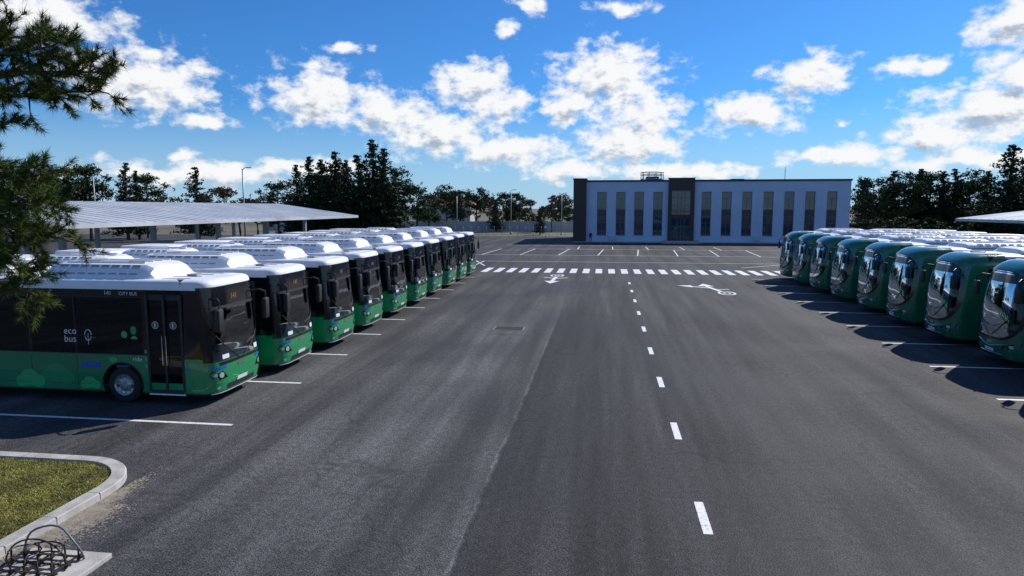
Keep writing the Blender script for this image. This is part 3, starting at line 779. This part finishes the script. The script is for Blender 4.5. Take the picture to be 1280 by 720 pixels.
for c_ in cols:
    a,b=c_-ox-hw,c_-ox+hw
    for q0,q1 in((1.15,4.1),(5.0,7.7)):
        k.box(a+.05,b-.05,.20,.25,q0,q1,0)
        k.box(a,a+.06,.14,.26,q0,q1,2);k.box(b-.06,b,.14,.26,q0,q1,2);k.box(a+.06,b-.06,.14,.26,q1-.06,q1,2);k.box(a+.06,b-.06,.14,.26,q0,q0+.06,2)
        k.box(a+.06,b-.06,.15,.26,q0+(q1-q0)*.62,q0+(q1-q0)*.62+.07,2); k.box((a+b)/2-.03,(a+b)/2+.03,.15,.255,q0+.06,q0+(q1-q0)*.62,2)
    k.box(a,b,.12,.27,4.1,5.0,1)
    k.box(a-.04,b+.04,-.06,.1,z0-.07,z0+.003,2)
k.obj('windows',[m_win,m_sp,m_frame],e)
k=MB(); k.box(X0-.1,X1+.12,-.12,18.1,HT,HT+.28,0)
k.obj('parapet_coping',[m_dark],e)
k=MB(); k.box(-5.0-ox,-3.0-ox,-.6,18,-.1,9.7,0); k.box(-5.1-ox,-2.9-ox,-.7,18.1,9.7,9.85,1)
x0,x1=9.5-ox,13.4-ox; HE=9.75
k.box(x0,x0+.5,-.45,-.02,-.1,HE,0);k.box(x1-.5,x1,-.45,-.02,-.1,HE,0);k.box(x0+.5,x1-.5,-.45,-.02,7.9,HE,0);k.box(x0+.5,x1-.5,-.40,-.02,3.7,4.3,0)
k.box(x0-.05,x1+.05,-.5,.5,HE,HE+.12,1)
k.obj('brown_cladding',[m_brown,m_dark],e)
k=MB(); k.box(x0+.5,x1-.5,-.2,-.15,0,3.7,0);k.box(x0+.5,x1-.5,-.2,-.15,4.3,7.9,0)
for x in(x0+.5,x0+1.4,(x0+x1)/2,x1-1.45,x1-.58): k.box(x-.03,x+.05,-.26,-.20,0,3.7,1);k.box(x-.03,x+.05,-.26,-.20,4.3,7.9,1)
for z in(2.4,5.6,6.8): k.box(x0+.5,x1-.5,-.262,-.202,z,z+.07,1)
k.obj('entrance_glazing',[m_win,m_frame],e)
k=MB(); k.box(x0-1,x1+1,-3.2,-.02,-.02,.15,0); k.box(x0-.6,x1+.6,-2.8,-.02,.15,.3,0); k.box(X0-2,X1+2,-1.4,0,-.02,.10,0); k.obj('steps',[m_conc],e)
k=MB()
cx,cy=7.4-ox,6
for z in(9.9,10.6,11.0): k.tube([(cx+1.8*math.cos(t*math.pi/12),cy+1.8*math.sin(t*math.pi/12),z) for t in range(25)],.06,0,6)
for t in range(10): k.cyl((cx+1.8*math.cos(t*.628),cy+1.8*math.sin(t*.628),10.0),(0,0,1),.06,2.1,0,6)
k.box(cx-1,cx+1,cy-1,cy+1,8.9,10.3,1); k.box(20-ox,22-ox,7,9,8.9,9.95,1); k.cyl((28-ox,6,10.2),(0,0,1),.05,3,0,6)
k.obj('roof_equipment',[m_steel,m_sp],e)
for i,x in enumerate((1.0,22.8,29)): 
    k=MB(); k.bbox(x-ox-.45,x-ox+.45,-.40,-.03,.35,1.0,.03,0); k.obj('outdoor_ac_unit',[m_acw],e)

# ------------------------------------------------------------ far wall, house, lamps
m_fw=mat('white_wall',(.45,.45,.44),.85,var=.12,vscale=.3)
for x0_,y_,n_ in((-80,152,16),(40,150,22)):
    k=MB()
    for i in range(n_): 
        k.box(x0_+4.7*i,x0_+4.7*i+4.5,0,.15,0,2.3,0); k.box(x0_+4.7*i+4.5,x0_+4.7*i+4.7,-.06,.2,0,2.6,1)
    k.obj('boundary_wall',[m_fw,m_steel],None,(0,y_,0))
k=MB()   # mesh fence along the far edge of the yard
for i in range(27):
    k.cyl((-45+1.5*i,0,.9),(0,0,1),.03,1.8,0,6)
for z in(.2,.7,1.2,1.7): k.box(-45,-6,-.012,.012,z,z+.03,0)
k.obj('metal_fence',[m_steel],None,(0,129,0))
e=empty('white_house',(-42,185,0)); k=MB(); k.box(-6,6,-4,4,0,6,0); k.obj('walls',[m_fw],e)
k=MB(); k.add([(-6.5,-4.5,6),(6.5,-4.5,6),(6.5,4.5,6),(-6.5,4.5,6),(-5,0,8.2),(5,0,8.2)],[(0,1,5,4),(1,2,5),(2,3,4,5),(3,0,4)],0); k.obj('roof',[mat('tile_roof',(.22,.09,.06),.8,var=.2,vscale=2)],e)
k=MB()
for x in(-4,-1.5,1.5,4):
    for z in(1,3.8): k.box(x-.5,x+.5,-4.03,-3.98,z,z+1.3,0)
k.obj('windows',[m_win],e)
def lamp(x,y,h,double):
    k=MB(); k.tube([(0,0,0),(0,0,h*.5),(0,0,h)],[.12,.09,.07],0,10)
    for s_ in((1,-1) if double else (1,)):
        k.tube([(0,0,h-.1),(s_*.3,0,h+.12),(s_*.7,0,h+.15)],.05,0,6); k.bbox(s_*.8-.28,s_*.8+.28,-.15,.15,h+.10,h+.20,.03,0)
    k.cyl((0,0,.2),(0,0,1),.2,.4,0,10)
    k.obj('street_lamp',[m_steel],None,(x,y,0))
lamp(-40,72,9.6,False); lamp(-68,84,9.6,False); lamp(-19,138,8.8,False); lamp(-38,126,8.2,False); lamp(-8.5,134,8.0,False); lamp(-28,128,7.6,False)
def sign(x,y):
    k=MB(); k.cyl((0,0,1.3),(0,0,1),.03,2.6,0,8); k.cyl((0,-.05,2.4),(0,1,0),.3,.02,1,20); k.cyl((0,-.065,2.4),(0,1,0),.24,.01,2,20)
    k.obj('traffic_sign',[m_steel,mat('sign_red',(.5,.02,.02),.5),mat('sign_white',(.7,.7,.7),.5)],None,(x,y,0))
sign(-9,104)

def person(x,y,rz,shirt):
    vs=[(0,0,.95),(0,0,1.2),(0,0,1.42),(0,0,1.52),(0,.01,1.66),(.1,0,.9),(.13,-.03,.5),(.13,.05,.08),(.13,-.12,.04),(-.1,0,.9),(-.14,.06,.5),(-.15,.16,.1),(-.15,.02,.04),
        (.2,0,1.40),(.26,.03,1.13),(.26,-.06,.88),(-.2,0,1.40),(-.26,.03,1.13),(-.25,-.1,.9)]
    es=[(0,1),(1,2),(2,3),(3,4),(0,5),(5,6),(6,7),(7,8),(0,9),(9,10),(10,11),(11,12),(2,13),(13,14),(14,15),(2,16),(16,17),(17,18)]
    rr=[.15,.14,.16,.06,.105,.09,.065,.045,.04,.09,.065,.045,.04,.07,.05,.035,.07,.05,.035]
    me=bpy.data.meshes.new('p'); me.from_pydata(vs,es,[]); o=link('tmp',me)
    sk=o.modifiers.new('s','SKIN'); 
    for i,r_ in enumerate(rr): me.skin_vertices[0].data[i].radius=(r_,r_*.85)
    me.skin_vertices[0].data[0].use_root=True
    o.modifiers.new('u','SUBSURF').levels=1
    dg=bpy.context.evaluated_depsgraph_get(); m2=bpy.data.meshes.new_from_object(o.evaluated_get(dg)); bpy.data.objects.remove(o)
    for m_ in (mat('trousers',(.02,.022,.03),.8),mat('jacket',shirt,.8),mat('skin',(.35,.2,.14),.6),mat('hair',(.02,.015,.01),.7)): m2.materials.append(m_)
    for p in m2.polygons:
        c_=p.center; p.material_index=3 if (c_.z>1.70 or (c_.z>1.58 and c_.y>.03)) else 2 if c_.z>1.49 or (abs(c_.x)>.2 and c_.z<.95 and c_.z>.8) else 1 if c_.z>.93 else 0
    link('person',m2,None,(x,y,0),(0,0,rz))
person(-2.2,104.2,.3,(.02,.02,.03))

# ------------------------------------------------------------ trees
def leafmat(name,c1,c2,c3):
    m,nt,b=newmat(name); n=nt.nodes;l=nt.links
    ge=n.new('ShaderNodeNewGeometry'); r=n.new('ShaderNodeValToRGB'); e=r.color_ramp.elements
    e[0].color=(*c1,1); e[1].color=(*c3,1); q=e.new(.5); q.color=(*c2,1)
    l.new(ge.outputs['Random Per Island'],r.inputs[0]); l.new(r.outputs[0],b.inputs['Base Color']); b.inputs['Roughness'].default_value=.75
    b.inputs['Specular IOR Level'].default_value=.1
    return m
m_pine=leafmat('pine_foliage',(.022,.038,.014),(.038,.060,.020),(.070,.095,.032))
m_cyp=leafmat('cypress_foliage',(.014,.028,.013),(.025,.043,.018),(.045,.066,.026))
m_brn=leafmat('bare_twigs',(.08,.05,.035),(.12,.08,.055),(.16,.11,.08))
m_bark=mat('bark',(.10,.07,.05),.95,var=.35,vscale=12,bump=.8,bscale=25)
def clumps(cent,rad_,n,size,rng):
    cent=np.asarray(cent);m=len(cent)
    idx=np.repeat(np.arange(m),n); d=rng.normal(0,1,(m*n,3)); d/=np.linalg.norm(d,axis=1)[:,None]
    rr=np.asarray(rad_)[idx][:,None]*rng.uniform(.25,1,(m*n,1))**.5
    p=cent[idx]+d*rr*np.array([1,1,.7])
    a=rng.normal(0,1,(m*n,3)); a/=np.linalg.norm(a,axis=1)[:,None]; b=np.cross(a,rng.normal(0,1,(m*n,3))); b/=np.linalg.norm(b,axis=1)[:,None]
    s_=size*rng.uniform(.5,1.3,(m*n,1))
    v=np.stack([p-a*s_,p-b*s_*.45,p+a*s_,p+b*s_*.45],1); return v.reshape(-1,3)
def treemesh(name,kind,h,seed):
    rg=np.random.default_rng(seed); r_=random.Random(seed); k=MB()
    cent=[];rd=[]
    lean=(r_.uniform(-.3,.3),r_.uniform(-.3,.3))
    if kind=='spruce':
        k.tube([(0,0,0),(lean[0]*.3,lean[1]*.3,h*.5),(lean[0],lean[1],h*.97)],[h*.022,h*.014,.03],0,8)
        z=h*.10
        while z<h*.98:
            t=(z-h*.1)/(h*.9); R0=h*.23*(1-t)**.8*(.75+.5*r_.random())+.1
            nb=max(3,int(8*(1-t)+3))
            for i in range(nb):
                a=r_.uniform(0,6.28); L_=R0*r_.uniform(.55,1.15)
                if r_.random()<.12: continue
                tip=(math.cos(a)*L_+lean[0]*t,math.sin(a)*L_+lean[1]*t,z+L_*r_.uniform(-.15,.35))
                if L_>.8: k.tube([(lean[0]*t,lean[1]*t,z),tip],[.05,.015],0,4,False)
                for q in np.linspace(.3,1,max(2,int(L_/.45))):
                    cent.append((tip[0]*q+lean[0]*t*(1-q),tip[1]*q,z+(tip[2]-z)*q)); rd.append(.28+.25*(1-t))
            z+=h*.028*r_.uniform(.7,1.3)
        v=clumps(cent,rd,9,.22,rg)
    elif kind=='pine':
        th=h*.42; k.tube([(0,0,0),(lean[0],lean[1],th),(lean[0]*2,lean[1]*2,h*.85)],[h*.025,h*.018,.05],0,8)
        for i in range(26):
            z=r_.uniform(.3,.97)*h; t=z/h; a=r_.uniform(0,6.28); L_=h*.36*(1-abs(t-.62)*1.5)*r_.uniform(.5,1.15)+.4
            bx,by=lean[0]*2*t,lean[1]*2*t; tip=(bx+math.cos(a)*L_,by+math.sin(a)*L_,z+L_*r_.uniform(0,.45))
            tip=(tip[0],tip[1],min(tip[2],h))
            k.tube([(bx,by,z-.1*h*.3),tip],[.09,.02],0,5,False)
            for q in range(int(8+L_*5)):
                u=r_.uniform(.35,1.05); cent.append((bx+(tip[0]-bx)*u+r_.gauss(0,.45),by+(tip[1]-by)*u+r_.gauss(0,.45),z+(tip[2]-z)*u+r_.gauss(0,.3))); rd.append(r_.uniform(.3,.6))
        v=clumps(cent,rd,10,.2,rg)
    elif kind=='bare':
        def br(p,d,L_,r0,dep):
            q=p+d*L_; k.tube([p,p+d*L_*.5+Vector((r_.gauss(0,.04),r_.gauss(0,.04),0))*L_,q],[r0,r0*.8,r0*.6],0,5,False)
            if dep==0: 
                cent.append(tuple(q)); rd.append(.35); return
            for i in range(3 if dep>1 else 4):
                dd=(d+Vector((r_.gauss(0,.5),r_.gauss(0,.5),r_.gauss(.15,.3)))).normalized(); br(q,dd,L_*r_.uniform(.62,.85),r0*.6,dep-1)
        br(Vector((0,0,0)),Vector((0,0,1)),h*.27,h*.02,4)
        v=clumps(cent,rd,9,.22,rg)
    else:
        k.tube([(0,0,0),(0,0,h*.5)],[.1,.05],0,6)
        for i in range(70):
            a=r_.uniform(0,6.28); rr=h*.5*r_.random()**.5; z=h*r_.uniform(.12,.95)*(1-(rr/(h*.62))**2*.5)
            cent.append((math.cos(a)*rr,math.sin(a)*rr,z)); rd.append(h*.12)
        v=clumps(cent,rd,12,.16,rg)
    nv=len(k.v); k2v=k.v+[tuple(x) for x in v.tolist()]; nq=len(v)//4
    fs=k.f+[(nv+4*i,nv+4*i+1,nv+4*i+2,nv+4*i+3) for i in range(nq)]
    me=bpy.data.meshes.new(name); me.from_pydata(k2v,[],fs)
    me.materials.append(m_bark); me.materials.append({'spruce':m_cyp,'pine':m_pine,'bare':m_brn,'bush':m_pine}[kind])
    me.polygons.foreach_set('material_index',[0]*len(k.f)+[1]*nq); me.update(); return me
PR={'spruce':[treemesh('conifer_a','spruce',14,1),treemesh('conifer_b','spruce',13,2),treemesh('conifer_c','spruce',14,9)],
    'pine':[treemesh('pine_a','pine',10,3),treemesh('pine_b','pine',10,4),treemesh('pine_c','pine',10,5)],
    'bare':[treemesh('bare_a','bare',9,6),treemesh('bare_b','bare',9,11)],'bush':[treemesh('bush_a','bush',3,7),treemesh('bush_b','bush',3,8)]}
PH={'spruce':[14,13,14],'pine':[10,10,10],'bare':[9,9],'bush':[3,3]}
NM={'spruce':'conifer_tree','pine':'pine_tree','bare':'bare_tree','bush':'shrub'}
def tree(kind,x,y,h,wd=1.0):
    i=R.randrange(len(PR[kind])); s_=h/PH[kind][i]
    o=link(NM[kind],PR[kind][i],None,(x,y,-.05),(0,0,R.uniform(0,6.28))); o.scale=(s_*wd,s_*wd,s_)
def T(kind,r,y,h,wd=1.0): tree(kind,r*y,y,h,wd)
for r,y,h,kd,wd in [(-.90,95,11.5,'pine',1),(-.86,100,11,'pine',1),(-.82,102,12,'pine',.9),(-.755,104,12.8,'spruce',1.0),(-.735,106,11.6,'spruce',1.0),(-.72,112,11,'pine',1),
 (-.633,105,12,'spruce',1.3),(-.565,104,10.3,'bare',1.2),(-.535,108,10,'bare',1.1),(-.50,110,9.5,'pine',1),
 (-.468,104,12.2,'spruce',1.2),(-.448,108,13.8,'spruce',1.2),(-.428,104,13.0,'spruce',1.2),(-.418,110,12.2,'pine',1),(-.405,106,14.4,'spruce',1.2),(-.388,103,12.8,'spruce',1.1),(-.368,106,13.8,'spruce',1.4),
 (-.347,104,16.0,'spruce',1.2),(-.330,104,14.6,'spruce',1.3),(-.316,107,11,'pine',.9),
 (-.28,140,9.2,'pine',1.1),(-.262,150,8.2,'pine',1.1),(-.235,165,10.3,'pine',1),(-.215,165,9.5,'pine',1.1),(-.19,170,9.8,'pine',1),(-.17,165,8.8,'bare',1),
 (-.145,155,8.6,'pine',1),(-.125,160,8.6,'pine',1),(-.10,155,8.6,'bare',1),(-.078,150,9.6,'bare',1.0),(-.062,158,8,'pine',1),
 (-.095,135,5.2,'spruce',1.3),(-.16,150,7,'spruce',1.2)]:
    T(kd,r,y,h,wd)
for r,y,h,kd,wd in [(.35,135,10.5,'spruce',1.2),(.365,130,10.5,'pine',1),(.385,138,12.3,'spruce',1.4),(.405,130,11,'pine',1),(.42,135,12.5,'spruce',1.3),(.432,135,11.5,'pine',1.1),(.45,130,11.8,'spruce',1.3),
 (.467,132,12.3,'spruce',1.3),(.485,128,11.2,'pine',1),(.505,130,11.8,'spruce',1.3),(.53,115,15.0,'spruce',1.4),(.55,118,12,'spruce',1.2),(.575,120,11.5,'pine',1),(.60,120,11,'pine',1),
 (.37,122,4.5,'bush',1.3),(.40,120,4.2,'bush',1.5),(.435,122,4.4,'bush',1.4),(.47,118,4,'bush',1.5)]:
    T(kd,r,y,h,wd)
rg=np.random.default_rng(21); cs=[];rs=[]
for i in range(1500):
    x=rg.uniform(-260,260); y=rg.uniform(185,230)+abs(x)*.1; hh=(6.5+2.2*math.sin(x*.11)+1.5*math.sin(x*.37+1))*rg.uniform(.1,1)**.6
    cs.append((x,y,hh)); rs.append(1.5)
v=clumps(cs,rs,16,.7,rg); me=bpy.data.meshes.new('tree_line'); me.from_pydata(v.tolist(),[],np.arange(len(v)).reshape(-1,4).tolist()); me.materials.append(m_pine); link('tree_line',me)

# foreground pine
m_need=leafmat('pine_needles',(.040,.065,.014),(.080,.115,.024),(.15,.185,.045))
def front_pine(bx,by):
    rg=np.random.default_rng(5); r_=random.Random(5); k=MB()
    k.tube([(bx,by,-.1),(bx-.1,by,3),(bx+.1,by+.1,6),(bx,by,9),(bx+.1,by,11.2)],[.24,.19,.15,.09,.03],0,12)
    tips=[]
    def bez(p,q,sag,n=7):
        p=Vector(p);q=Vector(q); return [p.lerp(q,i/n)+Vector((0,0,sag*math.sin(math.pi*i/n)))+Vector((r_.gauss(0,.03),r_.gauss(0,.03),r_.gauss(0,.03))) for i in range(n+1)]
    def limb(p,q,sag=.2,nsub=16,u0=.25,sl=.75):
        pts=bez(p,q,sag); k.tube(pts,[.06-.048*i/(len(pts)-1) for i in range(len(pts))],0,6,False)
        d=(Vector(q)-Vector(p)).normalized()
        for i in range(nsub):
            u=u0+(1-u0)*i/(nsub-1); f=u*(len(pts)-1); j=min(int(f),len(pts)-2); c0=pts[j].lerp(pts[j+1],f-j)
            for s_ in range(2):
                dd=(d*r_.uniform(.3,1)+Vector((r_.gauss(0,.5),r_.gauss(0,.6),r_.gauss(.05,.45)))).normalized(); L_=sl*r_.uniform(.45,1)*(1.15-u*.6)
                e_=c0+dd*L_; k.tube([c0,c0.lerp(e_,.5)+Vector((0,0,.03)),e_],[.014,.010,.005],0,4,False)
                for q2 in range(3):
                    b0=c0.lerp(e_,r_.uniform(.35,1)); d2=(dd+Vector((r_.gauss(0,.5),r_.gauss(0,.5),r_.gauss(.1,.4)))).normalized(); l2=r_.uniform(.1,.28)
                    e2=b0+d2*l2; k.tube([b0,e2],[.005,.003],0,3,False)
                    for t in(.5,1.0): tips.append((b0.lerp(e2,t),d2))
                tips.append((e_,dd))
    z=lambda h:(bx,by,h)
    for p,q,sg,ns,u0,sl in [(z(6.5),(-6.6,8.5,7.10),.25,30,.2,.6),(z(6.3),(-7.0,8.9,6.95),.2,22,.3,.5),(z(6.7),(-7.2,8.3,7.35),.2,20,.3,.55),(z(7.3),(-7.75,8.4,8.15),.2,22,.3,.65),(z(7.0),(-7.6,8.8,7.65),.2,20,.3,.6),(z(7.8),(-7.9,8.4,8.8),.2,16,.3,.7),
        (z(6.0),(-8.0,8.4,6.45),.1,9,.4,.4),(z(5.4),(-7.7,8.6,5.75),.2,22,.3,.6),(z(5.2),(-7.6,8.3,5.3),.25,24,.3,.65),(z(4.9),(-7.55,8.7,4.85),.25,24,.3,.65),(z(4.6),(-7.8,8.4,4.4),.2,22,.4,.6),(z(4.4),(-8.0,8.6,4.05),.2,18,.4,.55),(z(5.6),(-8.0,9.0,5.4),.2,18,.3,.6),(z(5.0),(-7.9,8.1,5.0),.2,18,.4,.6)]:
        limb(p,q,sg,ns,u0,sl)
    for i in range(12):
        a=r_.uniform(1.8,4.6); h=r_.uniform(4.5,10); L_=2.8*(1-(h-4)/9)+.6; limb(z(h),(bx+math.cos(a)*L_,by+math.sin(a)*L_,h+r_.uniform(0,.8)),.15,9,.3,.7)
    limb(z(10),(bx+1.3,by,10.8),.1,9); limb(z(9.2),(bx+1.9,by+.3,9.9),.1,10); limb(z(10.6),(bx,by,11.6),.0,8)
    P0=np.array([tuple(t[0]) for t in tips]); D=np.array([tuple(t[1]) for t in tips]); m=len(P0); n=40
    idx=np.repeat(np.arange(m),n); d=D[idx]*.75+rg.normal(0,.5,(m*n,3)); d/=np.linalg.norm(d,axis=1)[:,None]
    ln=rg.uniform(.08,.16,(m*n,1)); st=P0[idx]-D[idx]*rg.uniform(0,.08,(m*n,1))
    sd_=np.cross(d,rg.normal(0,1,(m*n,3))); sd_/=np.linalg.norm(sd_,axis=1)[:,None]; wd=.0045
    v=np.stack([st-sd_*wd,st+sd_*wd,st+d*ln],1).reshape(-1,3)
    nv=len(k.v); nq=m*n
    me=bpy.data.meshes.new('pine_tree'); me.from_pydata(k.v+v.tolist(),[],k.f+(np.arange(nq*3).reshape(-1,3)+nv).tolist())
    me.materials.append(m_bark); me.materials.append(m_need); me.polygons.foreach_set('material_index',[0]*len(k.f)+[1]*nq); me.update()
    link('pine_tree',me)
front_pine(-11.0,8.7)

scene.view_settings.view_transform='Standard'; scene.view_settings.look='None'; scene.view_settings.exposure=0
